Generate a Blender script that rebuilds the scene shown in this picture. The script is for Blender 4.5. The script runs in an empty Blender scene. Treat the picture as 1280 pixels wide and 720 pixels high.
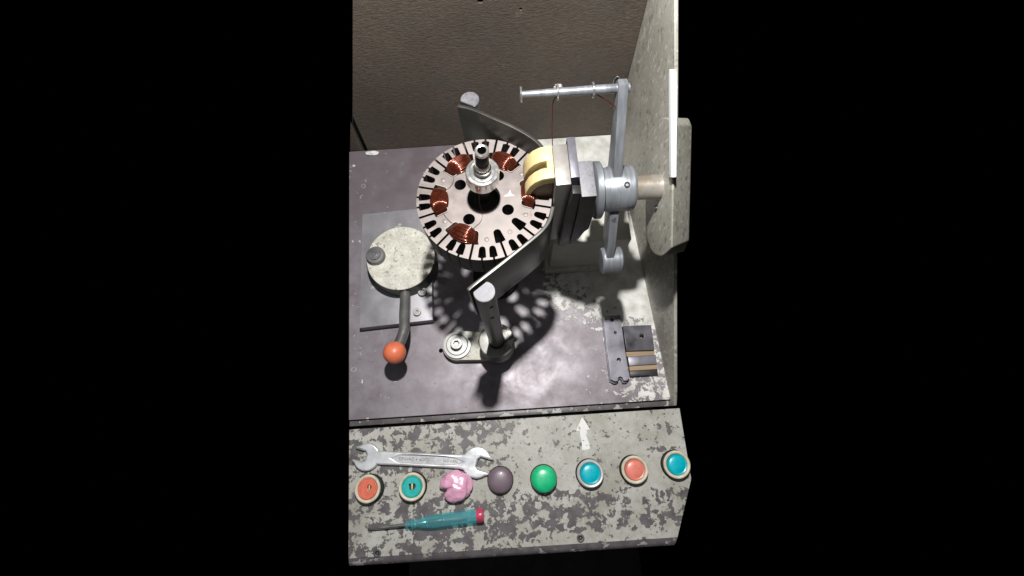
import bpy, bmesh, math, random
from mathutils import Vector, Matrix, noise
random.seed(7)
S = 0.001                     # all lengths below are millimetres
sc = bpy.context.scene
col = sc.collection
R_ = math.radians

# ------------------------------------------------------------------ camera
cam_d = bpy.data.cameras.new('camera'); cam = bpy.data.objects.new('camera', cam_d); col.objects.link(cam)
sc.camera = cam
TH, ROLL = R_(72), R_(3.7)
fw = Vector((0, math.cos(TH), -math.sin(TH))); rt = Vector((1, 0, 0)); up = rt.cross(fw)
cr = rt*math.cos(ROLL) - up*math.sin(ROLL); cu = rt*math.sin(ROLL) + up*math.cos(ROLL)
m = Matrix((cr, cu, -fw)).transposed().to_4x4(); m.translation = Vector((0, 0, 577*S))
cam.matrix_world = m
cam_d.sensor_fit = 'HORIZONTAL'; cam_d.sensor_width = 36; cam_d.lens = 36*580/1280
cam_d.clip_start = .01; cam_d.clip_end = 20

# ------------------------------------------------------------------ light
w = bpy.data.worlds.new('World'); sc.world = w; w.use_nodes = True
w.node_tree.nodes['Background'].inputs[0].default_value = (0, 0, 0, 1)
def light(name, kind, loc, energy, color, **kw):
    l = bpy.data.lights.new(name, kind); l.energy = energy; l.color = color
    for k, v in kw.items(): setattr(l, k, v)
    o = bpy.data.objects.new(name, l); o.location = Vector(loc)*S; col.objects.link(o); return o
light('work_lamp', 'POINT', (5, 222, 675), 23.5, (1, .985, .97), shadow_soft_size=.0105)
a = light('room_fill', 'AREA', (-350, -250, 1900), 2.8, (.93, .96, 1), shape='DISK', size=1.3)  # soft overhead fill added for ambient level and metal reflections, no fixture seen
a.rotation_euler = (Vector((0, 150, 0)) - Vector((-350, -250, 1900))).to_track_quat('-Z', 'Y').to_euler()
sc.view_settings.view_transform = 'Standard'; sc.view_settings.look = 'None'
sc.view_settings.exposure = 0; sc.view_settings.gamma = 1

# ------------------------------------------------------------------ materials
class NT:
    def __init__(s, name):
        s.m = bpy.data.materials.new(name); s.m.use_nodes = True; s.t = s.m.node_tree
        s.b = s.t.nodes['Principled BSDF']; s.tc = s.n('ShaderNodeTexCoord')
    def n(s, typ, **kw):
        n = s.t.nodes.new(typ)
        for k, v in kw.items(): setattr(n, k, v)
        return n
    def l(s, a, b): s.t.links.new(a, b)
    def coords(s, scale=(1, 1, 1), loc=(0, 0, 0), rot=(0, 0, 0)):
        mp = s.n('ShaderNodeMapping'); mp.inputs['Scale'].default_value = scale; mp.inputs['Location'].default_value = loc
        mp.inputs['Rotation'].default_value = rot
        s.l(s.tc.outputs['Object'], mp.inputs[0]); return mp.outputs[0]
    def noise(s, scale, detail=4, rough=.55, vec=None, dist=0):
        n = s.n('ShaderNodeTexNoise'); n.inputs['Scale'].default_value = scale; n.inputs['Detail'].default_value = detail
        n.inputs['Roughness'].default_value = rough; n.inputs['Distortion'].default_value = dist
        s.l(vec or s.tc.outputs['Object'], n.inputs['Vector']); return n.outputs['Fac']
    def ramp(s, fac, stops):
        r = s.n('ShaderNodeValToRGB'); e = r.color_ramp.elements
        while len(e) < len(stops): e.new(.5)
        for i, (p, c) in enumerate(stops):
            e[i].position = p; e[i].color = (c, c, c, 1) if isinstance(c, (int, float)) else (*c, 1)
        s.l(fac, r.inputs[0]); return r.outputs[0]
    def mix(s, fac, a, b):
        mx = s.n('ShaderNodeMix', data_type='RGBA')
        for sock, v in ((mx.inputs[0], fac), (mx.inputs[6], a), (mx.inputs[7], b)):
            if hasattr(v, 'links'): s.l(v, sock)
            elif isinstance(v, (int, float)): sock.default_value = v
            else: sock.default_value = (*v, 1)
        return mx.outputs[2]
    def math(s, op, a, b=0, clamp=False):
        n = s.n('ShaderNodeMath', operation=op, use_clamp=clamp)
        for i, v in enumerate((a, b)):
            if hasattr(v, 'links'): s.l(v, n.inputs[i])
            else: n.inputs[i].default_value = v
        return n.outputs[0]
    def xyz(s):
        n = s.n('ShaderNodeSeparateXYZ'); s.l(s.tc.outputs['Object'], n.inputs[0]); return n.outputs
    def band(s, v, a, b):           # 0 at a -> 1 at b
        n = s.n('ShaderNodeMapRange', interpolation_type='SMOOTHSTEP'); s.l(v, n.inputs[0])
        n.inputs[1].default_value = a; n.inputs[2].default_value = b; return n.outputs[0]
    def bump(s, h, strength, dist):
        n = s.n('ShaderNodeBump'); n.inputs['Strength'].default_value = strength; n.inputs['Distance'].default_value = dist
        s.l(h, n.inputs['Height'])
        if s.b.inputs['Normal'].links: s.l(s.b.inputs['Normal'].links[0].from_socket, n.inputs['Normal'])
        s.l(n.outputs[0], s.b.inputs['Normal'])
    def set(s, **kw):
        for k, v in kw.items():
            i = s.b.inputs[k]
            if hasattr(v, 'links'): s.l(v, i)
            elif isinstance(v, tuple): i.default_value = (*v, 1) if len(v) == 3 and i.type == 'RGBA' else v
            else: i.default_value = v

def plain(name, c, rough=.45, metal=0, var=.25, scale=150, bump=.15, bd=.0003, stretch=(1, 1, 1), wear=None, **kw):
    """one colour with mottling, roughness variation and fine relief; wear = (colour, threshold) rubs through in patches"""
    t = NT(name); v = t.coords(stretch)
    n1 = t.noise(scale, 5, .6, v); n2 = t.noise(scale*.23, 3, .5, v)
    f = t.math('ADD', t.math('MULTIPLY', n1, .5), t.math('MULTIPLY', n2, .5))
    dark = tuple(x*(1-var) for x in c); lite = tuple(min(1, x*(1+var)) for x in c)
    cc = t.mix(t.ramp(f, [(.35, 0), (.65, 1)]), dark, lite)
    if wear:
        wn = t.noise(scale*.6, 6, .65, t.coords((1, 1, 1), (3, 1, 2)))
        cc = t.mix(t.ramp(wn, [(wear[1], 0), (wear[1]+.025, 1)]), cc, wear[0])
    t.set(**{'Base Color': cc, 'Metallic': metal, 'Roughness': t.ramp(f, [(.3, max(.05, rough-.12)), (.7, min(1, rough+.12))])}, **kw)
    if bump: t.bump(n1, bump, bd)
    return t.m

# --- worn steel table with remains of white paint towards the housing
t = NT('worn_table_steel')
x, y, z = t.xyz(); y = t.math('ADD', y, .22)      # the table's origin sits 220 mm back
big = t.noise(9, 3, .5); mid = t.noise(45, 6, .62); fine = t.noise(400, 3, .6)
brush = t.noise(60, 4, .6, t.coords((.35, 3, 1), rot=(0, 0, .3)))
steel = t.mix(t.ramp(big, [(.35, 0), (.65, 1)]), (.140, .114, .128), (.222, .200, .217))
steel = t.mix(t.ramp(mid, [(.42, 0), (.72, .42)]), steel, (.32, .31, .33))
steel = t.mix(t.ramp(t.noise(130, 5, .7), [(.6, 0), (.68, .5)]), steel, (.075, .065, .06))
steel = t.mix(t.math('MULTIPLY', t.math('MULTIPLY', t.band(y, .24, .33), t.band(x, .04, -.06)), t.ramp(big, [(.25, .35), (.6, .75)])), steel, (.135, .108, .118))
# how likely paint survives: more at right
g = t.math('ADD', t.band(x, .03, .15), t.math('MULTIPLY', t.band(y, .10, .22), t.band(x, .02, .10)))
g = t.math('MULTIPLY', t.math('SUBTRACT', g, t.math('MULTIPLY', t.band(x, .105, .06), 1.)), 1)
pn = t.noise(110, 7, .68, t.coords((1, 1, 1), (.3, .2, 0)), .4)
gsum = t.math('ADD', t.math('MULTIPLY', t.band(x, .05, .17), .19), t.math('MULTIPLY', t.math('MULTIPLY', t.band(y, .115, .17), t.band(x, .02, .06)), .205))
gsum = t.math('ADD', gsum, t.math('MULTIPLY', t.math('MULTIPLY', t.band(y, .24, .34), t.band(x, .02, .12)), .30))
thr = t.math('SUBTRACT', .66, gsum)
pm = t.math('MULTIPLY', t.math('SUBTRACT', pn, thr), 30, True)
# a few flecks of paint at the far left edge
fl = t.math('MULTIPLY', t.math('SUBTRACT', t.noise(75, 6, .7, t.coords((1, 1, 1), (5, 1, 0))), t.math('SUBTRACT', .735, t.math('MULTIPLY', t.band(x, -.165, -.215), .12))), 30, True)
pm = t.math('MAXIMUM', pm, fl)
paint = t.mix(t.ramp(t.noise(60, 4), [(.35, 0), (.65, 1)]), (.45, .44, .40), (.66, .655, .62))
t.set(**{'Base Color': t.mix(pm, steel, paint), 'Metallic': t.math('MULTIPLY', t.math('SUBTRACT', 1, pm), .22),
         'Roughness': t.math('ADD', t.math('MULTIPLY', pm, .2), t.ramp(t.noise(30, 6, .65, t.coords((1, 1, 1), (1, 7, 0)), .3), [(.33, .35), (.67, .56)])), 'Specular IOR Level': .5})
t.bump(pm, .5, .0004); t.bump(fine, .12, .0003); t.bump(brush, .015, .001)
M_table = t.m

# --- chipped grey paint of the console
def chipped(name, paint_a, paint_b, under, base_thr, scale=52, grad=True, rough=.5):
    t = NT(name); x, y, z = t.xyz(); y = t.math('ADD', y, -.05)
    c1 = t.noise(scale, 8, .61, t.coords((1, 1, 1), (.37, .11, 0)), .2)
    c2 = t.noise(scale*3.2, 4, .6, t.coords((1, 1, 1), (.9, .4, 0)))
    thr = base_thr
    if grad:
        gl = t.math('MULTIPLY', t.band(x, .03, -.06), .088)                   # much barer at the left half
        gr = t.math('MULTIPLY', t.math('MULTIPLY', t.band(y, -.056, -.068), t.band(y, -.110, -.097)), .095)   # bare band below the buttons
        gm = t.math('MULTIPLY', t.math('MULTIPLY', t.band(y, -.035, -.045), t.band(y, -.065, -.05)), -.05)
        thr = t.math('SUBTRACT', base_thr, t.math('ADD', t.math('MAXIMUM', gl, gr), gm))
    lowf = t.math('MULTIPLY', t.math('SUBTRACT', t.noise(11, 2, .5, t.coords((1, 1, 1), (8, 5, 0))), .5), .20 if grad else .1)
    thr = t.math('SUBTRACT', thr, lowf)
    h = t.math('ADD', t.math('MULTIPLY', c1, .80), t.math('MULTIPLY', c2, .20))
    chip = t.math('MULTIPLY', t.math('SUBTRACT', h, thr), 70, True)
    pit = t.math('MAXIMUM', t.ramp(t.noise(330, 3, .6), [(.68, 0), (.71, 1)]), t.ramp(t.noise(125, 4, .5, t.coords((1, 1, 1), (6, 3, 0))), [(.645, 0), (.66, 1)]))
    chip2 = t.math('MAXIMUM', chip, t.math('MULTIPLY', pit, .8))
    dirt = t.noise(28, 6, .65); grime = t.noise(170, 5, .7)
    pc = t.mix(t.ramp(dirt, [(.35, 0), (.65, 1)]), paint_a, paint_b)
    pc = t.mix(t.ramp(grime, [(.5, 0), (.75, .5)]), pc, (.17, .16, .12))
    pc = t.mix(t.ramp(t.noise(16, 5, .6, t.coords((1, 1, 1), (2, 2, 2))), [(.5, 0), (.66, .55)]), pc, (.20, .185, .14))
    scr = t.noise(1, 3, .6, t.coords((900, 22, 1), rot=(0, 0, .5)))
    pc = t.mix(t.ramp(scr, [(.68, 0), (.72, .5)]), pc, (.55, .55, .53))
    un = t.mix(t.ramp(t.noise(90, 4), [(.35, 0), (.7, 1)]), tuple(v*.8 for v in under), tuple(v*1.35 for v in under))
    t.set(**{'Base Color': t.mix(chip2, pc, un), 'Roughness': t.mix(chip2, (rough,)*3, (.42,)*3), 'Specular IOR Level': .45})
    inv = t.math('SUBTRACT', 1, chip2); t.bump(inv, .6, .0005); t.bump(grime, .15, .0003)
    return t.m
M_console = chipped('chipped_grey_green_paint', (.335, .33, .285), (.455, .45, .415), (.105, .095, .098), .592, 84)
M_rim = chipped('chipped_rim_paint', (.32, .31, .29), (.45, .44, .42), (.09, .08, .082), .44, 90, False)
M_edge = chipped('bare_edge_steel', (.30, .29, .29), (.42, .41, .40), (.12, .108, .115), .40, 60, False)

# --- ribbed dark brown textured wall
t = NT('rough_brown_wall')
rib = t.noise(1, 5, .66, t.coords((150, 150, 520)), .9); gr = t.noise(700, 3, .6); bg = t.noise(7, 4, .55)
blot = t.noise(60, 6, .7)
c = t.mix(t.ramp(bg, [(.3, 0), (.7, 1)]), (.088, .070, .056), (.140, .109, .085))
c = t.mix(t.ramp(rib, [(.36, .6), (.6, 0)]), c, (.045, .038, .03))
c = t.mix(t.ramp(blot, [(.62, 0), (.8, .6)]), c, (.27, .23, .20))
c = t.mix(t.ramp(t.noise(14, 5, .6, t.coords((1, 1, 1), (4, 0, 1))), [(.5, 0), (.68, .5)]), c, (.085, .083, .075))
c = t.mix(t.ramp(t.noise(1, 3, .6, t.coords((14, 14, 420), rot=(0, .12, 0))), [(.70, 0), (.74, .4)]), c, (.03, .025, .02))
t.set(**{'Base Color': c, 'Roughness': .62, 'Specular IOR Level': .45}); t.bump(rib, .75, .0016); t.bump(gr, .35, .0006)
M_wall = t.m

# --- olive hammer paint of the housing
t = NT('olive_housing_paint')
ham = t.noise(260, 3, .55); st = t.noise(1, 6, .65, t.coords((230, 230, 90)), .2); bg = t.noise(11, 4)
c = t.mix(t.ramp(bg, [(.3, 0), (.7, 1)]), (.26, .25, .205), (.40, .385, .335))
c = t.mix(t.ramp(st, [(.565, 0), (.62, .85)]), c, (.52, .50, .44))
c = t.mix(t.ramp(t.noise(120, 6, .7), [(.54, 0), (.66, .75)]), c, (.12, .112, .09))
t.set(**{'Base Color': c, 'Roughness': .5}); t.bump(ham, .3, .0007); t.bump(st, .2, .0005)
M_house = t.m

M_lam   = plain('lamination_steel', (.208, .178, .166), .5, .12, .28, 70, .15, wear=((.17, .13, .095), .61))
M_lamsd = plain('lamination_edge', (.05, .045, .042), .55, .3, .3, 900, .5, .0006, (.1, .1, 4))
M_steel = plain('machined_steel', (.42, .42, .42), .33, .8, .18, 120, .1)
M_bright = plain('bright_bearing_steel', (.72, .71, .69), .22, .85, .1, 200, .06)
M_dsteel = plain('dark_oily_steel', (.13, .125, .12), .38, .7, .3, 90, .15)
M_plate = plain('worn_plate_steel', (.26, .25, .265), .42, .22, .22, 45, .1, wear=((.46, .45, .42), .61))
M_black = plain('blackened_steel', (.028, .027, .027), .42, .3, .3, 120, .15)
M_gun   = plain('gunmetal_plate', (.075, .072, .065), .34, .6, .3, 40, .08, wear=((.22, .15, .09), .66))
M_topst = plain('cut_end_steel', (.15, .148, .16), .55, .2, .3, 420, .4, .0006)
M_white = plain('worn_white_paint', (.52, .51, .45), .5, 0, .14, 90, .25, .0004, wear=((.13, .12, .10), .67))
M_cream = plain('cream_cast_paint', (.50, .485, .42), .6, 0, .28, 330, .6, .0008, wear=((.24, .22, .17), .60))
M_brass = plain('pale_brass', (.62, .50, .24), .5, .15, .14, 60, .12)
M_sleeve = plain('shaded_sleeve_steel', (.17, .165, .15), .45, .4, .25, 60, .15, wear=((.50, .49, .44), .60))  # dark base paints the guide's shadow on the sleeve, pale patches its lit gaps
M_holder = plain('tool_steel_block', (.27, .255, .235), .4, .5, .2, 60, .12)
M_brownst = plain('brown_tool_steel', (.17, .12, .07), .5, .2, .3, 60, .15)
M_bolt = plain('grey_bolt_steel', (.15, .15, .15), .42, .4, .2, 150, .15)
M_rod   = plain('greasy_rod_steel', (.24, .24, .235), .3, .7, .35, 70, .12, wear=((.45, .44, .42), .66))
M_wash  = plain('grey_washer_steel', (.30, .30, .285), .45, .5, .16, 150, .12)
M_flyer = plain('grey_flyer_steel', (.25, .265, .285), .38, .5, .25, 55, .12, stretch=(6, 1, 1), wear=((.13, .13, .13), .64))
M_shaft = plain('shaft_steel', (.38, .35, .31), .36, .55, .25, 40, .1, wear=((.32, .27, .21), .62))
M_chrome = plain('satin_chrome', (.66, .67, .68), .3, .5, .14, 90, .1, wear=((.40, .40, .41), .68))
M_chromew = plain('rough_forged_web', (.46, .46, .47), .42, .45, .2, 300, .25)
M_tan   = plain('tan_laminate_board', (.30, .21, .125), .7, 0, .25, 60, .2, stretch=(1, 8, 8))
M_blued = plain('blued_steel', (.085, .08, .092), .36, .6, .35, 70, .12, wear=((.25, .25, .28), .68))
M_bluedl = plain('worn_blued_steel', (.17, .165, .19), .38, .55, .3, 55, .12, wear=((.32, .32, .35), .65))
M_orange = plain('orange_plastic', (.62, .155, .075), .42, 0, .22, 70, .22, .0005, wear=((.36, .10, .06), .62))
M_red   = plain('faded_red_plastic', (.66, .155, .095), .45, 0, .2, 160, .15, wear=((.40, .10, .07), .64))
M_salmon = plain('salmon_red_plastic', (.70, .20, .15), .36, 0, .15, 160, .1, wear=((.50, .15, .11), .65))
M_teal  = plain('teal_plastic', (.0, .38, .35), .42, 0, .2, 160, .15, wear=((.02, .22, .20), .64))
M_cyan  = plain('blue_teal_plastic', (.0, .41, .49), .33, 0, .14, 160, .1, wear=((.01, .28, .34), .66))
M_green = plain('green_lens_plastic', (.012, .48, .20), .36, 0, .2, 120, .2, wear=((.05, .30, .16), .68), **{'Coat Weight': .4, 'Coat Roughness': .15})
M_mauve = plain('dull_mauve_plastic', (.17, .125, .15), .42, 0, .15, 60, .12, **{'Coat Weight': .2})
M_bezel = plain('cream_bezel_plastic', (.60, .55, .42), .45, 0, .22, 150, .15, wear=((.25, .21, .14), .63))
M_sbez  = plain('silver_bezel', (.66, .67, .66), .3, .4, .1, 120, .05)
M_collar = plain('black_bakelite', (.016, .016, .015), .45, 0, .2, 120, .1)
M_dark  = plain('dark_void', (.012, .012, .012), .8, 0, .2, 50, 0)
M_cab   = plain('dark_cabinet_paint', (.01, .01, .01), .6, 0, .2, 50, .1)
M_wp    = plain('white_marking_paint', (.70, .70, .67), .55, 0, .08, 300, .2)
M_liner = plain('white_insulation_paper', (.62, .58, .52), .7, 0, .1, 200, .1)
M_paper = plain('white_scrap', (.65, .64, .62), .7, 0, .15, 300, .3)
M_plast = plain('white_cover_plastic', (.74, .75, .76), .4, 0, .05, 60, .03)
M_enam  = plain('red_enamel_cap', (.50, .05, .11), .3, 0, .2, 200, .15)
M_spring = plain('spring_steel', (.6, .6, .58), .3, .8, .1, 120, 0)
t = NT('copper_enamel'); n = t.noise(500, 3, .6, t.coords((1, 1, 1)))
t.set(**{'Base Color': t.mix(t.ramp(n, [(.3, 0), (.7, 1)]), (.06, .015, .009), (.17, .042, .022)), 'Metallic': .65, 'Roughness': .2, 'Coat Weight': .5, 'Coat Roughness': .12, 'Coat Tint': (1, .75, .6)})
M_copper = t.m
t = NT('teal_clear_handle'); n = t.noise(200, 3)
t.set(**{'Base Color': t.mix(n, (.16, .50, .55), (.26, .64, .68)), 'Roughness': .16, 'Coat Weight': .6, 'Coat Roughness': .08}); t.bump(n, .15, .0004)
tr = t.n('ShaderNodeBsdfTransparent'); tr.inputs[0].default_value = (.55, .90, .93, 1); mx = t.n('ShaderNodeMixShader'); mx.inputs[0].default_value = .3
t.l(tr.outputs[0], mx.inputs[1]); t.l(t.b.outputs[0], mx.inputs[2]); t.l(mx.outputs[0], t.t.nodes['Material Output'].inputs['Surface'])
M_handle = t.m
t = NT('pink_film'); n = t.noise(120, 5, .6, None, .8); n2 = t.noise(60, 2, .5, None, 1.2)
t.set(**{'Base Color': t.mix(n, (.62, .25, .40), (.80, .48, .62)), 'Roughness': .27, 'Subsurface Weight': .15, 'Subsurface Radius': (.004, .002, .002), 'Coat Weight': .5, 'Coat Roughness': .12})
t.bump(n2, .35, .003); t.bump(n, .15, .0008); M_pink = t.m

# ------------------------------------------------------------------ helpers
FLAT = set()
def finish(me, mat, ang=35):
    me.materials.clear(); me.materials.append(mat)
    me.polygons.foreach_set('use_smooth', [True]*len(me.polygons))
    me.set_sharp_from_angle(angle=R_(ang)); me.update()
def world_base(o):
    v = Vector((0, 0, 0))
    while o: v += o.location; o = o.parent
    return v
def obj(name, geo, mat, parent=None, base=None, ang=35):
    """geo: bmesh in world millimetres -> one mesh object, origin at base (mm) or at the parent's origin"""
    me = bpy.data.meshes.new(name)
    wn = id(geo) in FLAT; FLAT.discard(id(geo))
    if isinstance(geo, bmesh.types.BMesh):
        bmesh.ops.recalc_face_normals(geo, faces=geo.faces); geo.to_mesh(me); geo.free()
    else: me = geo; me.name = name
    b = Vector(base)*S if base is not None else (world_base(parent) if parent else Vector((0, 0, 0)))
    me.transform(Matrix.Translation(-b) @ Matrix.Scale(S, 4))
    finish(me, mat, ang)
    o = bpy.data.objects.new(name, me); col.objects.link(o)
    if parent: o.parent = parent; o.location = b - world_base(parent)
    else: o.location = b
    if wn: w_ = o.modifiers.new('wn', 'WEIGHTED_NORMAL'); w_.weight = 100; w_.keep_sharp = True
    return o
def tag(o, label=None, cat=None, group=None, kind=None):
    for k, v in (('label', label), ('category', cat), ('group', group), ('kind', kind)):
        if v: o[k] = v
    return o
def thing(name, loc, label, cat, group=None):
    o = bpy.data.objects.new(name, None); o.empty_display_size = .01; col.objects.link(o)
    o.location = Vector(loc)*S; return tag(o, label, cat, group)
def merge(*bms):
    a = bms[0]
    for b in bms[1:]:
        me = bpy.data.meshes.new('t'); b.to_mesh(me); a.from_mesh(me); bpy.data.meshes.remove(me); b.free()
    return a
def bevel(bm, w, seg=2, ang=40):
    es = [e for e in bm.edges if len(e.link_faces) == 2 and e.calc_face_angle() > R_(ang)]
    if w and es: bmesh.ops.bevel(bm, geom=es, offset=w, segments=seg, affect='EDGES', profile=.6)
    return bm
def poly(pts, z0, z1, bv=0, seg=2):
    """prism from an outline in XY"""
    bm = bmesh.new(); n = len(pts)
    lo = [bm.verts.new((p[0], p[1], z0)) for p in pts]; hi = [bm.verts.new((p[0], p[1], z1)) for p in pts]
    bm.faces.new(lo[::-1]); bm.faces.new(hi)
    for i in range(n): bm.faces.new((lo[i], lo[(i+1) % n], hi[(i+1) % n], hi[i]))
    bmesh.ops.recalc_face_normals(bm, faces=bm.faces)
    return bevel(bm, bv, seg)
def box(x0, x1, y0, y1, z0, z1, bv=0, seg=2): return poly([(x0, y0), (x1, y0), (x1, y1), (x0, y1)], z0, z1, bv, seg)
def remap(bm, f):
    for v in bm.verts: v.co = Vector(f(*v.co))
    bmesh.ops.recalc_face_normals(bm, faces=bm.faces); return bm
def xform(bm, M): bm.transform(M); return bm
def lathe(prof, c=(0, 0, 0), n=32, axis='Z', closed=False):
    """(r, h) profile turned about an axis through c; open profiles get capped"""
    bm = bmesh.new(); rings = []
    for r, h in prof:
        rings.append([bm.verts.new((r*math.cos(2*math.pi*i/n), r*math.sin(2*math.pi*i/n), h)) for i in range(n)])
    k = len(rings)
    for a in range(k if closed else k-1):
        A, B = rings[a], rings[(a+1) % k]
        for i in range(n): bm.faces.new((A[i], A[(i+1) % n], B[(i+1) % n], B[i]))
    if not closed:
        bm.faces.new(rings[0][::-1]); bm.faces.new(rings[-1])
    if axis == 'X': remap(bm, lambda x, y, z: (z, x, y))
    bm.transform(Matrix.Translation(c)); bmesh.ops.recalc_face_normals(bm, faces=bm.faces); return bm
def cyl(r, z0, z1, c=(0, 0), n=32, ch=.6, axis='Z'):
    cc = (c[0], c[1], 0) if axis == 'Z' else (0, c[0], c[1])
    return lathe([(r-ch, z0), (r, z0+ch), (r, z1-ch), (r-ch, z1)], cc, n, axis)
def tube(path, r, n=10, cap=True):
    """round bar along points; r a number or a list"""
    bm = bmesh.new(); P = [Vector(p) for p in path]; rs = r if isinstance(r, (list, tuple)) else [r]*len(P)
    T = [(P[min(i+1, len(P)-1)]-P[max(i-1, 0)]).normalized() for i in range(len(P))]
    u = T[0].orthogonal().normalized(); rings = []
    for i, p in enumerate(P):
        u = (u - T[i]*u.dot(T[i])).normalized(); v = T[i].cross(u)
        rings.append([bm.verts.new(p + (u*math.cos(2*math.pi*k/n) + v*math.sin(2*math.pi*k/n))*rs[i]) for k in range(n)])
    for A, B in zip(rings, rings[1:]):
        for k in range(n): bm.faces.new((A[k], A[(k+1) % n], B[(k+1) % n], B[k]))
    if cap: bm.faces.new(rings[0][::-1]); bm.faces.new(rings[-1])
    return bm
def smooth_path(pts, n=6):
    P = [Vector(p) for p in pts]; out = []
    for i in range(len(P)-1):
        p0, p1, p2, p3 = P[max(i-1, 0)], P[i], P[i+1], P[min(i+2, len(P)-1)]
        for k in range(n):
            t = k/n; out.append(.5*((2*p1) + (p2-p0)*t + (2*p0-5*p1+4*p2-p3)*t*t + (3*p1-p0-3*p2+p3)*t**3))
    return out + [P[-1]]
def filled(outlines, z0, z1, bv=0, bres=1):
    """flat plate with holes: first outline outside, the others cut out; from a filled 2D curve"""
    cu = bpy.data.curves.new('c', 'CURVE'); cu.dimensions = '2D'; cu.fill_mode = 'BOTH'
    cu.extrude = (z1-z0)/2 - bv; cu.bevel_depth = bv; cu.bevel_resolution = bres; cu.offset = -bv
    for o in outlines:
        sp = cu.splines.new('POLY'); sp.points.add(len(o)-1); sp.use_cyclic_u = True
        for p, q in zip(sp.points, o): p.co = (q[0], q[1], 0, 1)
    ob = bpy.data.objects.new('c', cu); col.objects.link(ob)
    bpy.context.view_layer.update()
    me = bpy.data.meshes.new_from_object(ob.evaluated_get(bpy.context.evaluated_depsgraph_get()))
    bpy.data.objects.remove(ob); bpy.data.curves.remove(cu)
    bm = bmesh.new(); bm.from_mesh(me); bpy.data.meshes.remove(me)
    bmesh.ops.remove_doubles(bm, verts=bm.verts, dist=.002)
    FLAT.add(id(bm))
    bm.transform(Matrix.Translation((0, 0, (z0+z1)/2))); return bm
def circ(cx, cy, r, n=20): return [(cx+r*math.cos(2*math.pi*i/n), cy+r*math.sin(2*math.pi*i/n)) for i in range(n)]
def rot2(p, a): return (p[0]*math.cos(a)-p[1]*math.sin(a), p[0]*math.sin(a)+p[1]*math.cos(a))
def socket_screw(name, c, z, r, h, parent, mat=M_steel, hexr=None):
    """socket-head cap screw: knurled head with a real hexagon recess"""
    hexr = hexr or r*.48
    head = filled([circ(c[0], c[1], r, 28), circ(c[0], c[1], hexr, 6)], z+h*.35, z+h, min(.5, r*.08))
    base = cyl(r*.97, z-.5, z+h*.4, c, 28, .1)
    return obj(name, merge(head, base), mat, parent)

# ------------------------------------------------------------------ the setting
floor = obj('floor', poly([(-330, -620), (300, -620), (300, 300), (-330, 300)], -880, -860), M_cab); tag(floor, kind='structure')
TABLE = [(-206.5, 33.6), (183, 33.6), (172, 412), (-224, 412)]
table = obj('work_table', filled([TABLE, circ(-94.4, 111, 2.6, 14), circ(-124, 330, 1.4, 10)], -14, 0, .6), M_table, base=(0, 220, 0)); tag(table, kind='structure')
obj('cabinet_body', poly([(-196, -95), (168, -95), (160, 400), (-210, 400)], -860, -31), M_cab, table)
obj('table_rim', poly([(-206.3, 26.4), (183.6, 26.4), (183.3, 32.4), (-206.4, 32.4)], -31, -2.2, .8), M_rim, table)
obj('under_frame', poly([(-205, 28), (182, 28), (170, 408), (-221, 408)], -30.5, -14.2), M_cab, table)
for (px, py, r) in ((-201, 353, 3.6), (-203.5, 94, 3.8)):
    s = filled([circ(px, py, r, 20), circ(px, py, r*.5, 6)], -1, .8, .25); obj('table_screw', merge(s, cyl(r*.8, -3, -.2, (px, py), 16, .1)), M_wash, table)
# back wall: sheet with an open joint near its left end
wall = obj('back_wall', remap(filled([[(-199, -40), (165, -40), (160, 290), (-118, 290), (-193, 75)], circ(-13, 229, 3, 12), circ(27, 217, 1.7, 10)], 412.5, 420, .4), lambda x, y, z: (x, z, y)), M_wall, base=(0, 412, 0)); tag(wall, kind='structure')
obj('wall_strip', remap(poly([(-223.5, -40), (-205, -40), (-204.5, 2), (-202.5, 56), (-222.5, 1)], 413.2, 420, .5), lambda x, y, z: (x, z, y)), M_wall, wall)
obj('wall_backing', remap(poly([(-223, -40), (165, -40), (160, 285), (-116, 285), (-197, 66), (-221, 1)], 421, 428), lambda x, y, z: (x, z, y)), M_dark, wall)
# loose screw and hook on the wall
h = [(145+3.6*math.cos(a)*1.0, 412.4-1.8, 109+8*math.sin(a)) for a in [R_(k) for k in range(-70, 215, 15)]]
hk = obj('wall_hook', merge(tube(h, .75, 8), tube([h[0], (146.5, 413.5, 100)], .75, 8)), M_steel, base=(146, 412, 100)); tag(hk, 'small bent wire hook sticking out of the brown wall beside the housing', 'hook')
bm = bmesh.new(); bmesh.ops.create_icosphere(bm, subdivisions=3, radius=1)
for v in bm.verts:
    d = 1+.5*noise.noise(v.co*2.1+Vector((3, 1, 5))); v.co = Vector((73+5.2*d*v.co.x, 412.6+2.6*d*v.co.y, 105+4.2*d*v.co.z))
ch = obj('plaster_lump', bm, M_paper, base=(73, 412.6, 105)); tag(ch, 'small pale lump stuck in a chipped spot on the brown wall', 'lump')

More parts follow.
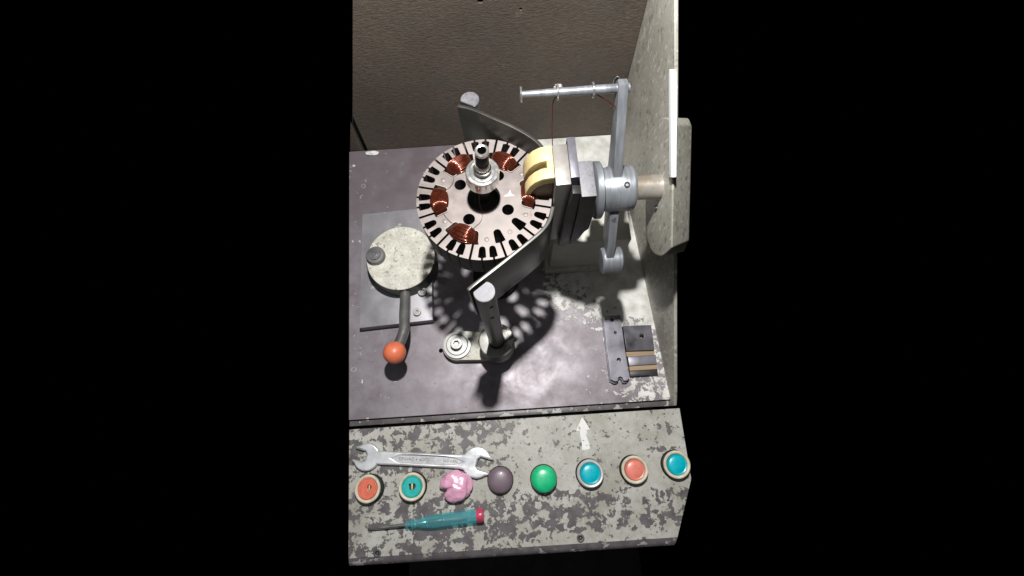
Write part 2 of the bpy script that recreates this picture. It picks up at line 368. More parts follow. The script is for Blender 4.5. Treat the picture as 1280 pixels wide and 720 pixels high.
# ------------------------------------------------------------------ control console
con = thing('control_console', (0, -50, 0), 'chipped grey painted control panel with a row of round push buttons', 'control panel')
holes = [circ(-168, -111, 2.2, 14), circ(58, -109, 2.2, 14)]
obj('panel_sheet', filled([[(-200, -114.5), (165, -114.5), (190.8, -56), (191, 22.8), (-205.5, 22.8)]] + holes, -4, 0, .3), M_console, con)
obj('panel_body', poly([(-199.6, -113), (164.5, -113), (190, -56), (190, 22), (-205, 22)], -31, -4.1), M_cab, con)
e = [(-114.7, 0), (-119, -1.2), (-122.6, -4.2), (-124, -9), (-124, -30), (-114.7, -30)]
bm = bmesh.new(); A = [bm.verts.new((-199.6, p[0], p[1])) for p in e]; B = [bm.verts.new((164.8+(p[0]+114.7)*.44, p[0], p[1])) for p in e]
bm.faces.new(A); bm.faces.new(B[::-1])
for i in range(len(e)): bm.faces.new((A[i], A[(i+1) % len(e)], B[(i+1) % len(e)], B[i]))
obj('front_edge', bm, M_edge, con)
for (px, py) in ((-168, -111), (58, -109)):
    sw = filled([circ(px, py, 4.4, 22), circ(px, py, 2.3, 14)], -.2, 1.0, .3); o = obj('screw', merge(sw, lathe([(1.6, -3), (1.6, .2), (1.1, .7), (.4, .8)], (px, py, 0), 16)), M_dsteel, con)
# painted arrow, flaked
arrow = [(69.6, -17), (70.2, -9), (69.4, -2), (69.2, 4.6), (65.2, 4.2), (66.4, 8), (69, 12), (73.4, 19.6), (76.2, 16), (81.6, 5.2), (77.4, 4.8), (77.6, 1.5), (76.2, -1), (77, -4), (78.8, -10), (79, -16.2), (75, -17.4)]
obj('arrow_marking', filled([arrow, [(71, -6), (73.5, -6.4), (73.2, -7.6), (71.4, -7.4)], circ(75.4, -12.5, .9, 7), [(67.5, 9), (69.3, 9.4), (70.8, 8), (69.8, 4.9), (68.6, 5)]], .05, .25), M_wp, con)

def button(c, kind, cap_mat, bez_mat=M_bezel, r=15.2, h=10, tilt=(0, 0), label=None, broken=None):
    b = tag(bpy.data.objects.new('push_button', None), label); b.empty_display_size = .01; col.objects.link(b)
    b.parent = con; b.location = Vector((c[0], c[1]+50, 0))*S; b.rotation_euler = (R_(tilt[0]), R_(tilt[1]), 0)
    def sub(name, bm, mat):
        me = bpy.data.meshes.new(name); fa = 18 if id(bm) in FLAT else 35; FLAT.discard(id(bm)); bmesh.ops.recalc_face_normals(bm, faces=bm.faces); bm.to_mesh(me); bm.free(); me.transform(Matrix.Scale(S, 4)); finish(me, mat, fa)
        o = bpy.data.objects.new(name, me); col.objects.link(o); o.parent = b; return o
    if kind == 'flat':
        sub('collar', lathe([(r+.6, -.3), (r+.8, 1.5), (r+.2, 2.6), (r-.4, 3), (r-.4, h-3)], n=40), M_collar)
        sub('bezel', lathe([(r-.5, h-1.5), (r, h-.4), (r-.3, h+1), (r-1.3, h+1.7), (r-2.6, h+1.5), (r-3.6, h+.3), (r-3.7, h-1.5)], n=44, closed=True), bez_mat)
        rc = r-4.1
        if broken:
            bx, by, br = broken
            hole = [(bx+br*(1+.35*random.uniform(-1, 1))*math.cos(k*.785), by+br*(1+.35*random.uniform(-1, 1))*math.sin(k*.785)) for k in range(8)]
            sub('cap', filled([circ(0, 0, rc, 40), hole], h-1, h+1.6, .5), cap_mat)
            sub('cap_rim', lathe([(rc+.1, h-1), (rc+.35, h+1.0), (rc-.7, h+1.9), (rc-1.5, h+1.3), (rc-1.5, h-1)], n=40, closed=True), cap_mat)
            k = box(bx-.7, bx+.9, by-br*.9, by+br*.7, h-1, h+1.2, .2); sub('contact', k, M_brass)
        else:
            sub('cap', lathe([(rc, h-1), (rc, h+1.2), (rc-.5, h+1.7), (rc-1.2, h+1.45), (rc-1.8, h+1.2), (rc-2.4, h+1.5), (rc*.45, h+2.1), (.6, h+2.25)], n=44), cap_mat)
    else:
        sub('collar', lathe([(r+.4, -.3), (r+.5, 2), (r, 3), (r, h-2), (r-.9, h-.8)], n=40), M_collar)
        sub('cap', lathe([(r-.7, h-2), (r-.4, h-.3), (r-1, h+1.6), (r*.82, h+3.2), (r*.6, h+4.4), (r*.35, h+5.1), (.6, h+5.4)], n=44), cap_mat)
    return b
button((-177, -44), 'flat', M_red, tilt=(-3, -6), label='red button with a broken hole in its cap', broken=(2.2, 1.4, 3.3))
button((-128, -44.5), 'flat', M_teal, tilt=(-1, 2), label='teal button with a broken hole in its cap', broken=(.2, .6, 4.0))
button((-27.6, -43.5), 'dome', M_mauve, r=14.6, h=8, label='dull mauve domed indicator lamp')
button((22, -45), 'dome', M_green, r=15, h=11, label='bright green domed indicator lamp')
button((75, -42.5), 'flat', M_cyan, M_sbez, label='blue teal button in a silver ring')
button((125.7, -41.5), 'flat', M_salmon, label='salmon red button in a cream ring')
button((174, -39), 'flat', M_cyan, label='blue teal button in a cream ring')

# ------------------------------------------------------------------ things lying on the console
# pink film bundle
bm = bmesh.new(); bmesh.ops.create_icosphere(bm, subdivisions=5, radius=1)
for v in bm.verts:
    c = v.co.copy(); d = 1 + .16*noise.noise(c*1.5+Vector((2, 7, 1))) + .07*(1-abs(noise.noise(c*1.7+Vector((5, 5, 5))))*2) + .008*noise.noise(c*6)
    ang = math.atan2(c.y, c.x); a0 = math.atan2(-.35, -1); dd = abs((ang-a0+math.pi) % (2*math.pi)-math.pi)
    d *= 1 - .42*math.exp(-(dd/.2)**2)*min(1, math.hypot(c.x, c.y)*1.3)
    d *= 1 - .05*math.exp(-((c.x*.5+c.y*.86-.1)/.07)**2)
    v.co = Vector((-78+17.2*d*c.x, -46.5+16*d*c.y, max(0.1, 8+8.6*d*c.z)))
pk = obj('film_bundle', bm, M_pink, base=(-79, -45, 0), ang=180); tag(pk, 'crumpled pink plastic film bundle tucked beside the wrench head', 'plastic wrap')

# wrench: local x runs along the shank
def head(cx, r, md, jw, depth, a0, a1, sx=1.0):
    """arc a0->a1 (CCW) about (cx,0) with a parallel-jawed mouth facing md"""
    out = []; beta = 42
    def arc(s, e):
        k = max(2, int(abs(e-s)/8))
        for i in range(k+1):
            a = R_(s+(e-s)*i/k); out.append((cx+r*sx*math.cos(a), r*math.sin(a)))
    arc(a0, md-beta)
    loc = lambda u, v: (cx+u*math.cos(R_(md))-v*math.sin(R_(md)), u*math.sin(R_(md))+v*math.cos(R_(md)))
    out.extend([loc(r*.98, -jw-2.6), loc(r*1.0, -jw-.6), loc(r*.9, -jw), loc(r-depth+2.5, -jw), loc(r-depth, -jw*.55), loc(r-depth, jw*.55), loc(r-depth+2.5, jw), loc(r*.9, jw), loc(r*1.0, jw+.6), loc(r*.98, jw+2.6)])
    arc(md+beta, a1); return out
Lw = 129
outl = head(Lw, 17.4, -13, 6.9, 17, -150, 150) + [(Lw-20, 8.0), (95, 7.5), (34, 7.5), (19, 7.8)] + head(0, 15.6, 169, 5.8, 15, 28, 332) + [(19, -7.8), (34, -7.5), (95, -7.5), (Lw-20, -8.0)]
rec = [(30, 0)] + [(38, 3.0), (60, 3.7), (90, 3.6), (104, 2.6), (112, 0), (104, -2.6), (90, -3.6), (60, -3.7), (38, -3.0)]
wr = thing('open_end_wrench', (-182, -9.5, 0), 'silver double open-end wrench lying on the chipped console', 'wrench')
Mw = Matrix.Translation((-182, -9.5, 0)) @ Matrix.Rotation(R_(-6.1), 4, 'Z')
obj('forged_body', xform(filled([outl, rec], .2, 6.4, 2.0, 3), Mw), M_chrome, wr)
obj('recessed_web', xform(poly([(71+(p[0]-71)*1.1, p[1]*1.55) for p in rec], .6, 5.5), Mw), M_chromew, wr)
def stamp(txt, x, size):
    cu = bpy.data.curves.new('t', 'FONT'); cu.body = txt; cu.size = size; cu.extrude = .12; cu.align_y = 'CENTER'; cu.resolution_u = 2
    ob = bpy.data.objects.new('t', cu); col.objects.link(ob); bpy.context.view_layer.update()
    me = bpy.data.meshes.new_from_object(ob.evaluated_get(bpy.context.evaluated_depsgraph_get())); bpy.data.objects.remove(ob)
    bm = bmesh.new(); bm.from_mesh(me); bm.transform(Mw @ Matrix.Translation((x, 0, 5.5))); return bm
obj('stamped_mark', merge(stamp('C7GVAD +', 38, 4.6), stamp('dGVD', 62, 4.4), stamp('NOVAN', 90, 4.6)), M_dsteel, wr)

# mains tester screwdriver
sd = thing('screwdriver', (-112, -82.5, 0), 'small screwdriver with clear teal handle and red end cap on the console', 'screwdriver')
Ms = Matrix.Translation((-178.5, -85.6, 7.2)) @ Matrix.Rotation(R_(3.2), 4, 'Z')
def along(bm): return xform(remap(bm, lambda x, y, z: (z, x, y)), Ms)     # lathe axis Z -> X
bl = tube([(0, 0, -4.2), (7, 0, -3.4), (14, 0, -2.6), (30, 0, -1.2), (52, 0, 0)], [.9, 1.9, 1.8, 1.8, 1.8], 14)
for v in bl.verts:
    if v.co.x < 6: v.co.z = -3.9+(v.co.z+3.9)*.35; v.co.y *= 1.5 if v.co.x < 3 else 1
obj('blade', xform(bl, Ms), M_steel, sd)
obj('ferrule', along(lathe([(3.2, 43.5), (4.0, 44), (4.0, 46), (3.0, 47), (3.0, 49), (5.0, 50), (5.0, 52), (3.8, 53)], n=24)), M_handle, sd)
obj('handle', along(lathe([(3.4, 51), (4.0, 54), (6.4, 68), (7.0, 74), (7.0, 100), (7.1, 123)], n=12)), M_handle, sd, ang=20)
coilp = [(86+k*.14, 1.9*math.cos(k*.9), 1.9*math.sin(k*.9)) for k in range(0, 190)]
obj('inner_spring', xform(tube(coilp, .5, 5), Ms), M_spring, sd)
obj('resistor_rod', along(lathe([(1.8, 55), (2.2, 56), (2.2, 66), (1.8, 67)], n=14)), M_spring, sd)
obj('neon_tube', along(lathe([(1.4, 68), (2.6, 70), (2.6, 84), (1.6, 86)], n=14)), M_dsteel, sd)
obj('end_cap', along(lathe([(7.0, 123), (7.5, 124), (7.5, 129), (6.8, 130.6), (2, 131)], n=24)), M_enam, sd)

# ------------------------------------------------------------------ cam clamp with ball handle
cl = thing('cam_clamp', (-140, 220, 0), 'round cream cam clamp on a steel plate with bent ball-ended lever', 'clamp')
obj('base_plate', poly([(-193.5, 143), (-101.5, 147.5), (-104, 305), (-195.5, 301)], 0, 15, .8), M_plate, cl)
cdisc = obj('cam_disc', lathe([(41.2, 16), (42.8, 17.5), (42.8, 40.2), (42.2, 40.9)], (-136, 223, 0), 72), M_black, cl)
obj('cam_face', lathe([(42.2, 40.8), (42.3, 41.6), (41.6, 42.2), (5, 42.4)], (-136, 223, 0), 72), M_cream, cdisc)
obj('cam_hub', cyl(26, 14.5, 16.3, (-136, 223), 40), M_black, cl)
obj('pivot_bolt', merge(lathe([(11, 42), (11.6, 43), (11.6, 48), (10.8, 49.3), (7.6, 49.6), (7.4, 48.9), (6.8, 48.9), (6.4, 50.4), (3.4, 50.6)], (-166, 226, 0), 36),
     filled([circ(-166, 226, 3.5, 18), circ(-166, 226, 1.8, 6)], 50.2, 51, .15)), M_bolt, cl)
lev = smooth_path([(-133, 190, 30), (-132, 172, 33), (-131, 150, 40), (-129.5, 132, 46), (-132, 118, 50), (-137.5, 104, 54.5)], 6)
lv = obj('lever', tube(lev, 6.3, 18), M_rod, cl)
obj('ball_knob', lathe([(12.9*math.sin(R_(a)), 12.9*-math.cos(R_(a))) for a in range(6, 176, 8)], (-138, 101.5, 55), 36), M_orange, lv)
socket_screw('plate_screw', (-120.5, 158), 15, 4.6, 4.6, cl, M_wash)
socket_screw('plate_screw', (-113.5, 184), 15, 5.6, 6.5, cl, M_wash)

# ------------------------------------------------------------------ stator on its mandrel
CX, CY, ZT, RS = -19.5, 203, 215, 59.4
TK = 29
spi = thing('winding_mandrel', (CX, CY, 0), 'upright hollow mandrel shaft with a ball bearing above the stator', 'mandrel')
obj('column', lathe([(30, 0), (30, 10), (22, 14), (16, 22), (15, 150), (24, 160), (24, ZT-TK-.05), (14.1, ZT-TK), (14.1, ZT-3), (13.6, ZT-2.6)], (CX, CY, 0), 40), M_dark, spi)  # matte black colour stands in for the shade under the bearing
obj('shaft', lathe([(4.4, ZT-3), (4.4, 244), (7.0, 247), (7.0, 262), (5.4, 263), (5.2, 282.5), (4.6, 283.6), (3.5, 283.6), (3.3, 282.5), (3.3, 268), (.3, 268)], (CX, CY, 0), 32), M_black, spi)
obj('shaft_sleeve', lathe([(6.0, 258), (6.3, 258.5), (6.3, 268), (6.0, 268.6), (5.3, 268.6), (5.3, 258)], (CX, CY, 0), 32, closed=True), M_shaft, spi)
obj('tip_ring', lathe([(3.4, 281), (3.4, 284.1), (4.5, 284.4), (5.4, 283.8), (5.4, 281)], (CX, CY, 0), 32, closed=True), M_bright, spi)
be = obj('bearing', lathe([(12.9, 243.6), (13.6, 244.4), (13.6, 255.2), (12.9, 256.1), (10.6, 256.1), (10.6, 243.6)], (CX, CY, 0), 48, closed=True), M_bright, spi)
obj('seal', lathe([(7.1, 247.5), (7.1, 255.1), (9.0, 255.0), (10.6, 255.5), (10.6, 247.5)], (CX, CY, 0), 48, closed=True), M_bright, be)
obj('inner_race', lathe([(7.2, 246.8), (7.2, 256.2), (8.9, 256.2), (8.9, 246.8)], (CX, CY, 0), 48, closed=True), M_bright, be)

for o in [spi.children[i] for i in range(len(spi.children))]:       # the clamped shaft leans a little
    if o.name.split('.')[0] in ('shaft', 'shaft_sleeve', 'tip_ring', 'bearing'):
        for q in [o] + list(o.children):
            for v in q.data.vertices: v.co.x += max(0, v.co.z-.225)*.065
st = thing('motor_stator', (CX, CY, ZT-TK), 'round slotted laminated stator with dark copper coils on the mandrel', 'stator')
A0 = 16.0                                   # first deep slot
def pol(r, a): return (r*math.cos(R_(a)), r*math.sin(R_(a)))
def slot_local(kind):
    """half-width profile of a slot, from the rim inwards, in slot axes (radial r, lateral w)"""
    if kind == 'deep':
        L = [(RS, 1.0), (45.8, 1.0), (45.2, 4.3), (44, 4.4), (37.6, 3.5)] + [(36.6-3.6*math.sin(R_(a)), 3.4*math.cos(R_(a))) for a in (15, 35, 55, 75)]
    else:
        L = [(RS, .85), (57.6, .85), (56.8, 3.45), (50.2, 2.85)] + [(49.4-2.6*math.sin(R_(a)), 2.65*math.cos(R_(a))) for a in (12, 32, 52, 74)]
    return L
def slot_pts(a, kind):
    L = slot_local(kind); ca, sa = math.cos(R_(a)), math.sin(R_(a)); P = []
    for r, wd in L: P.append((r*ca + wd*sa, r*sa - wd*ca))            # clockwise side
    for r, wd in L[::-1]: P.append((r*ca - wd*sa, r*sa + wd*ca))
    return P
rimpts = []
for k in range(36):
    a = A0 + k*10
    rimpts += slot_pts(a, 'deep' if k % 3 == 0 else 'rim')
    for f in (.3, .5, .7): rimpts.append(pol(RS, a+10*f))
holes = [[pol2 for pol2 in circ(*pol(24.6, a), 5.2, 22)] for a in (56, 146, 236, 326)]
cent = circ(0, 0, 14.2, 40)
sh = lambda pts: [(p[0]+CX, p[1]+CY) for p in pts]
NL = 5                                       # the stack shows as a few packs with hairline joints
core_out = [sh(rimpts), sh(cent)] + [sh(q) for q in holes]
obj('core_stack', filled(core_out, ZT-TK, ZT-1.05, .0), M_lamsd, st)
top = obj('top_lamination', filled(core_out, ZT-1.0, ZT, .12), M_lam, st)
for k in range(12):                          # pressed interlock dimples on every tooth
    a = A0+15+30*k
    x, y = pol(40.6, a); obj('rivet', lathe([(2.1, ZT-.3), (2.1, ZT+.25), (1.5, ZT+.55), (.2, ZT+.6)], (x+CX, y+CY, 0), 16), M_lam, top)
def coil(a_mid, fat=1.0):
    """wires laid as real turns from slot to slot over the tooth at a_mid"""
    body = bmesh.new(); parts = []
    seg = 12
    def path(phi, sc_, jit):
        P = []
        for i in range(seg+1):
            u = -1 + 2*i/seg; k = (1-.42*u*u)
            r = 40.0 + (7.6*k*math.cos(phi) - .6*u*u)*sc_*fat + jit*(1-u*u)*.5 ; zz = (.4 + 6.6*math.sin(phi)*sc_*fat)*math.sqrt(max(0, 1-abs(u)**3.2)) - 3.5*abs(u)**5
            aa = 17.6*u
            ch = 40.3*math.cos(R_(17.6))/math.cos(R_(aa))          # pull the arc towards a straight chord
            r = r*.55 + (r-40.3+ch)*.45
            x, y = pol(r, a_mid+aa); P.append((x+CX, y+CY, ZT+zz+.2))
        return P
    n = 24
    for i in range(n):
        parts.append(tube(path(math.pi*(i+.2*random.uniform(-1, 1))/(n-1), 1+.05*random.uniform(-1, 1), random.uniform(-.3, .3)), .56, 6, False))
    # packed inside of the bundle
    core = bmesh.new(); rows = []
    for j in range(11): rows.append([core.verts.new(p) for p in path(math.pi*j/10, .93, 0)])
    for j in range(10):
        for i in range(seg): core.faces.new((rows[j][i], rows[j][i+1], rows[j+1][i+1], rows[j+1][i]))
    return merge(core, *parts)
for k, aa in enumerate((1, 61, 121, 181, 241)):
    c = obj('coil', coil(aa, .8 if k == 0 else 1.0), M_copper, st, ang=80)
    for sgn in (-1, 1):                      # paper liner standing out of each filled slot
        a = aa + sgn*15; pts = [p for p in slot_pts(a, 'deep') if math.hypot(*p) < 45.4]
        bm = bmesh.new(); ins = []
        cxm, cym = sum(p[0] for p in pts)/len(pts), sum(p[1] for p in pts)/len(pts)
        for p in pts:
            q = (cxm+(p[0]-cxm)*.93, cym+(p[1]-cym)*.93); ins.append([bm.verts.new((w_[0]+CX, w_[1]+CY, zz)) for w_, zz in ((p, ZT-TK), (p, ZT+1.3), (q, ZT+1.3), (q, ZT-TK))])
        for A, B in zip(ins, ins[1:]):
            for i in range(4): bm.faces.new((A[i], A[(i+1) % 4], B[(i+1) % 4], B[i]))
        obj('slot_liner', bm, M_liner, c)

obj('white_mark', poly([(x+CX, y+CY) for x, y in [(17.5, -.5), (27, -.8), (24.2, 1.6), (23.4, 5.2), (21.6, 1.6)]], ZT-.1, ZT+.12), M_wp, top)  # thin flat white triangle on the top sheet
def strand(name, pts, r=.17): return obj(name, tube(smooth_path([(x+CX, y+CY, ZT+z) for x, y, z in pts], 6), r, 5), M_copper, st)
strand('lead_wire', [(-2, -12.5, 31), (-3.2, -13.5, 14), (-2, -18, 1.2), (-4, -24, .6), (-9, -29, 1.2), (-12, -33, 3)])
strand('lead_wire', [(-34, 8, 2), (-29, 12, 1), (-26, 19, .6), (-27, 26, 1.4)])
strand('lead_wire', [(-24, -27, 2.5), (-30, -22, .8), (-35, -15, 1), (-37, -8, 2.5)])
# ------------------------------------------------------------------ guide posts with curved wire guides
def guide(name, post, line, zt, hgt, side, label, ang_flat):
    g = thing(name, (post[0], post[1], 0), label, 'wire guide')
    pts = circ(0, 0, 8.6, 40)
    n = Vector((math.cos(R_(ang_flat)), math.sin(R_(ang_flat))))
    P = []
    for p in pts:
        v = Vector(p); d = v.dot(n)
        if d > 5.2: v -= n*(d-5.2)
        P.append((v.x+post[0], v.y+post[1]))
    po = obj('post', poly(P, 0, zt+.6, .7), M_dsteel, g)
    obj('post_face', poly([(post[0]+(p[0]-post[0])*.93, post[1]+(p[1]-post[1])*.93) for p in P], zt+.5, zt+.95), M_topst, po)
    c = smooth_path([(p[0], p[1], 0) for p in line], 7); L, Rr = [], []
    for i, p in enumerate(c):
        t_ = (c[min(i+1, len(c)-1)]-c[max(i-1, 0)]).normalized(); nn = Vector((-t_.y, t_.x, 0))
        L.append(p+nn*1.5); Rr.append(p-nn*1.5)
    out = [(p.x, p.y) for p in L] + [(p.x, p.y) for p in Rr[::-1]]
    obj('guide_plate', poly(out, zt-hgt, zt+1.4, .7, 2), M_gun, g, ang=50)
    return g, n
gf, nf = guide('wire_guide', (-21.5, 108.5), [(-34, 110.5), (-29, 114.5), (-15, 124.5), (2, 137), (18, 149), (28, 157.5), (34, 166), (37.5, 177)], 238, 72, 1,
     'steel post with curved guide plate in front of the stator, beside bolted clamp', 127)
obj('post_sleeve', merge(filled([circ(-21.5, 108.5, 20.5, 44), circ(-21.5, 108.5, 8.9, 32)], 8, 52, 1.2)), M_sleeve, gf)
arm = [(-21.5+19*math.cos(R_(a)), 108.5+19*math.sin(R_(a))) for a in range(-60, 70, 12)] + [(-71.5+18.5*math.cos(R_(a)), 113.5+18.5*math.sin(R_(a))) for a in range(85, 282, 12)]
obj('clamp_arm', poly(arm, 0, 14, 1.2), M_cream, gf)
obj('washer', lathe([(16.6, 14), (17, 14.5), (17, 17), (16.6, 17.5), (13.4, 17.6), (13.2, 17.2), (12.8, 17.8), (12.4, 18.6), (6, 18.6)], (-71.5, 113.5, 0), 44), M_wash, gf)
socket_screw('clamp_bolt', (-71.5, 113.5), 18.5, 7.0, 8.5, gf, M_wash, 3.6)
for (dz, da) in ((-18, -60), (-50, -70)):
    a = R_(da); obj('set_screw', xform(lathe([(1.9, -.2), (1.9, .5), (1.1, .6), (1.0, .2)], n=14), Matrix.Translation((-21.5+8.6*math.cos(a), 108.5+8.6*math.sin(a), 238+dz)) @ Vector((math.cos(a), math.sin(a), 0)).to_track_quat('Z', 'Y').to_matrix().to_4x4()), M_black, gf)
gr_, nr = guide('wire_guide', (-26.5, 287.5), [(-37.5, 281.5), (-25, 277), (-4, 264.5), (9, 256.5), (21, 247.5), (30, 238.5), (36, 228)], 238, 72, -1,
     'steel post with dark curved guide plate behind the stator, before the brown wall', -118)
obj('post_sleeve', filled([circ(-26.5, 287.5, 20.5, 44), circ(-26.5, 287.5, 8.9, 32)], 0, 40, 1.2), M_cream, gr_)

# ------------------------------------------------------------------ housing with shaft bracket on the right
ho = thing('machine_housing', (172, 220, 0), 'upright olive grey machine housing with a thick rounded shaft bracket', 'machine housing')
def hpt(Y, z, off=0): return (162+(410-Y)*20/377-7*z/220+off, Y, z)
prof = [(411, -30), (26, -30), (26, 8), (41, 22), (116, 80), (188, 137), (250, 187), (306, 232), (362, 276), (411, 290)]
obj('side_panel', remap(poly([(p[0], p[1]) for p in prof], 0, 3.5, .5), lambda x, y, z: hpt(x, y, z)), M_house, ho)
bp = smooth_path([(x, y, 0) for x, y in [(234, 259), (250, 246), (261, 228), (266.5, 206), (263, 190), (250, 177), (225, 162), (200, 148), (182, 145), (164, 155), (151, 178), (147, 206)]], 4)
def draft(Y, z, X):                          # the bracket's upper side is cast with a strong draft towards the panel
    k = min(1, max(0, 1+((Y-147)*-.52+(z-206)*.854)/58)); q = k*(X-139)*1.25; return (X, Y+.52*q, z-.854*q)
br = obj('shaft_bracket', remap(poly([(p.x, p.y) for p in bp], 139, 168, 2.2, 3), draft), M_house, ho)
obj('bracket_screw', lathe([(2.2, 137.6), (2.6, 138.2), (2.6, 139.6)], (0, 196, 186), 16, 'X'), M_black, br)
obj('white_cover', remap(poly([(p[0], p[1]) for p in [(271, 278), (269, 275), (201, 238.6), (197, 238), (194, 243), (264, 282)]], 135.5, 139.5, .8), lambda x, y, z: (z, x, y)), M_plast, ho)

# pedestal that carries the head
pe = obj('white_pedestal', merge(box(50, 140, 208, 247, 0, 88, 1.5), box(44, 146, 203, 252, 0, 12, 1.5)), M_white, base=(95, 225, 0)); tag(pe, 'white painted pedestal block on the table under the winding head', 'pedestal')

# ------------------------------------------------------------------ winding flyer (at rest)
AX = (208, 205); FA = R_(54)
fl = thing('winding_flyer', (100, AX[0], AX[1]), 'grey rotating flyer with hub, wire arm and counterweight on a shaft', 'flyer')
obj('drive_shaft', cyl(11, 112, 143, AX, 36, .8, 'X'), M_shaft, fl)
hb = obj('hub', lathe([(17, 84), (19, 85.5), (19.6, 90), (20.4, 92), (20.4, 112), (18.5, 114.2), (10, 114.2)], (0, *AX), 44, 'X'), M_flyer, fl)
obj('flange', lathe([(24, 78), (25.5, 79), (25.5, 84), (24, 85)], (0, *AX), 44, 'X'), M_flyer, hb)
def radial(r, t, x): return (x, AX[0]+r*math.cos(FA)-t*math.sin(FA), AX[1]+r*math.sin(FA)+t*math.cos(FA))
armp = [(-80, -9), (-20, -12), (20, -12), (78, -6.5), (90, -6), (93, 0), (90, 6), (78, 6.5), (20, 12), (-20, 12), (-80, 9)]
obj('cross_arm', remap(poly(armp, 93, 101, 1.2), lambda x, y, z: radial(x, y, z)), M_flyer, fl)
fing = obj('wire_arm', merge(tube([radial(86, 0, x) for x in (103, 80, 50, 18)], [3.6, 3.6, 3.2, 2.6], 16)), M_flyer, fl)
for x in (17, 46, 74):
    c = radial(86, 0, x); ring = [(x, c[1]+5.2*math.cos(a), c[2]+5.2*math.sin(a)) for a in [k*math.pi/10 for k in range(21)]]
    obj('wire_eyelet', tube(ring, .9, 8), M_bright, fing)
cw = obj('counterweight', lathe([(11.5, 90), (13, 91.5), (13, 109), (11.5, 110.5)], (0, *radial(-76, 0, 0)[1:]), 36, 'X'), M_flyer, fl)

hs = Vector((0, -.35, .94)).normalized()
obj('hub_set_screw', xform(filled([circ(0, 0, 2.6, 18), circ(0, 0, 1.4, 6)], 19.6, 21.2, .2), Matrix.Translation((104, *AX)) @ hs.to_track_quat('Z', 'Y').to_matrix().to_4x4()), M_black, hb)
# stationary former in front of the flyer
fo = thing('winding_former', (50, 207, 190), 'pale brass slotted former nose bolted to dark stacked steel blocks', 'winding form')
def yext(p, y0, y1, bv=.8): return remap(poly(p, y0, y1, bv), lambda x, y, z: (x, z, y))
outer = [(40.5, 247), (36, 247), (30, 245.5), (24.5, 241.5), (20, 235), (17.2, 227), (16.4, 219)]
shell = outer + [(20.5, 219), (22.5, 226), (26, 232.5), (31, 236.5), (36, 238), (40.5, 238)]
NO = [yext(shell, 198.5, 208.5, 1.2), yext(shell, 215, 229, 1.2), yext([(40.4, 238.1), (40.4, 246.7), (37, 246.7), (35.2, 245.6), (34.5, 238.1)], 208.3, 215.2, .3)]
obj('nose', merge(*NO), M_brass, fo)
core = [(40.3, 204), (40.3, 237.8), (36, 237.8), (31, 236.3), (26.2, 232.3), (22.8, 226), (21, 219), (21, 216.2), (27, 216.2), (27, 204)]
obj('nose_core', yext(core, 200, 227.5, .5), M_brownst, fo)
obj('holder_block', yext([(40.6, 140), (49, 140), (53, 170), (53, 248), (40.6, 248)], 191, 229, .8), M_holder, fo)
obj('clamp_plate', yext([(53.1, 150), (60, 150), (60, 250), (53.1, 250)], 196, 234, .6), M_bluedl, fo)
obj('rear_block', yext([(60.1, 150), (68, 165), (72.5, 185), (72.5, 246), (60.1, 246)], 180, 212, .7), M_black, fo)
obj('rear_block_top', yext([(60.3, 245.6), (72.3, 245.6), (72.3, 247), (60.3, 247)], 179.6, 212.2, .4), M_topst, fo)
obj('black_cheek', yext([(49.6, 141), (54, 139), (75.5, 178), (76, 222), (70, 240), (60, 246), (53.4, 247)], 183, 190.9, .6), M_black, fo)
obj('stub_shaft', cyl(9, 72, 84.5, AX, 28, .5, 'X'), M_dsteel, fo)
# copper wire from the wire arm down to the former
e1 = radial(86, 0, 46)
wp = smooth_path([radial(70, 3, 96), (74, e1[1]+1, e1[2]-4.6), (46, e1[1]+.5, e1[2]-4.8), (42.5, 250, 252), (41.0, 228.2, 247.8)], 8)
wire = obj('magnet_wire', tube(wp, .4, 6), M_copper, base=(41, 228, 247)); tag(wire, 'thin copper wire running from flyer arm eyelets to brass former', 'wire')

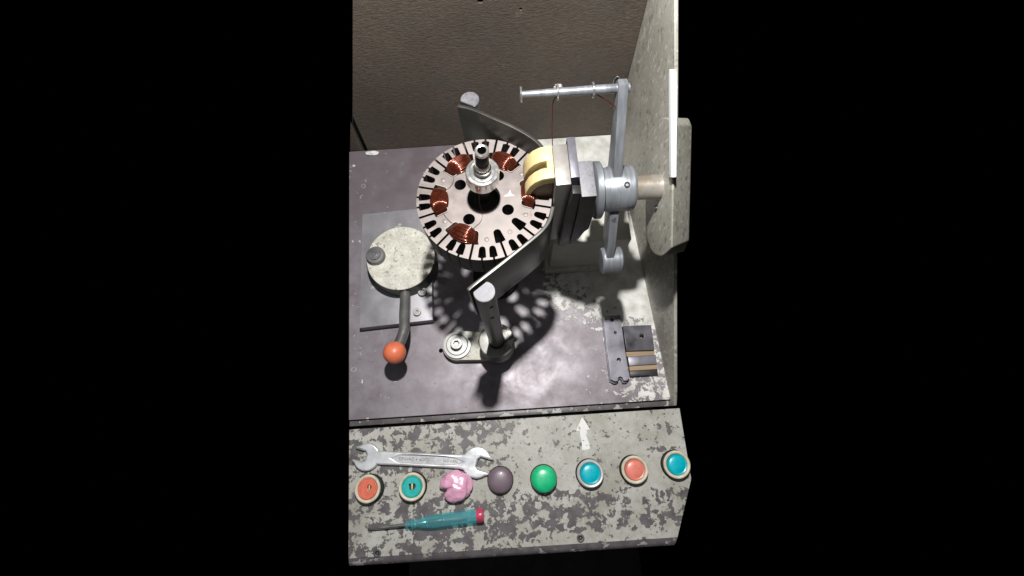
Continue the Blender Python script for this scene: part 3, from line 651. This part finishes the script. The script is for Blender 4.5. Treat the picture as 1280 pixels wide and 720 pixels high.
# ------------------------------------------------------------------ loose steel pieces by the housing
def barout(dx, dy): return [(111.6+dx, 61+dy), (116.5+dx, 58+dy), (120+dx, 58.6+dy), (120.8+dx, 62.5+dy), (123.5+dx, 63.6+dy), (126+dx, 62+dy), (126.6+dx, 58.4+dy), (131+dx, 58.2+dy), (133.6+dx, 61+dy), (133.4+dx, 139.4+dy), (111.8+dx, 139+dy)]
def barholes(dx, dy): return [circ(122.4+dx, 134+dy, 2.3, 16), circ(124.6+dx, 117.5+dy, 1.8, 14), circ(124.4+dx, 83.5+dy, 2.6, 16)]
b1 = obj('drilled_bar', filled([barout(-.6, -2.4)] + barholes(-.3, -.6), 0, 5, .3), M_blued, base=(122.5, 98, 0)); tag(b1, 'dark steel bar lying directly underneath the drilled bar, only its edges showing', 'steel bar')
b2 = obj('drilled_bar', filled([barout(0, 0)] + barholes(0, 0), 5.0, 10, .3), M_bluedl, base=(122.5, 98, 5)); tag(b2, 'long worn steel bar with three drilled holes and notched end beside steel plates', 'steel bar')
g2 = thing('clamp_block_set', (152, 93, 0), 'steel plates on tan laminate strips lying against the drilled bars', 'steel plates')
obj('laminate_strip', box(134.6, 168.6, 87, 93.0, 0, 8.5, .4), M_tan, g2)
obj('laminate_strip', box(136.2, 169.9, 69.8, 75.2, 0, 8, .4), M_tan, g2)
obj('steel_plate', filled([[(134.4, 93.6), (168.4, 92.4), (169, 123.6), (134.2, 124.6)], circ(155.5, 110.5, 2.8, 16)], 0, 13, .4), M_blued, g2)
obj('steel_strip', box(135.8, 169.6, 75.6, 86.6, 0, 10.5, .5), M_bluedl, g2)
obj('steel_strip', box(136.4, 170, 63.4, 69.5, 0, 6.5, .4), M_black, g2)
# paper scrap near the wall joint
bm = bmesh.new(); bmesh.ops.create_icosphere(bm, subdivisions=3, radius=1)
for v in bm.verts:
    d = 1+.6*noise.noise(v.co*1.8+Vector((9, 2, 4))); v.co = Vector((-190+9*d*v.co.x, 405.5+3.2*d*v.co.y, max(.05, 2.2+2.4*d*v.co.z)))
scp = obj('paper_scrap', bm, M_paper, base=(-190, 405, 0)); tag(scp, 'small crumpled white scrap at the foot of the brown wall', 'scrap')
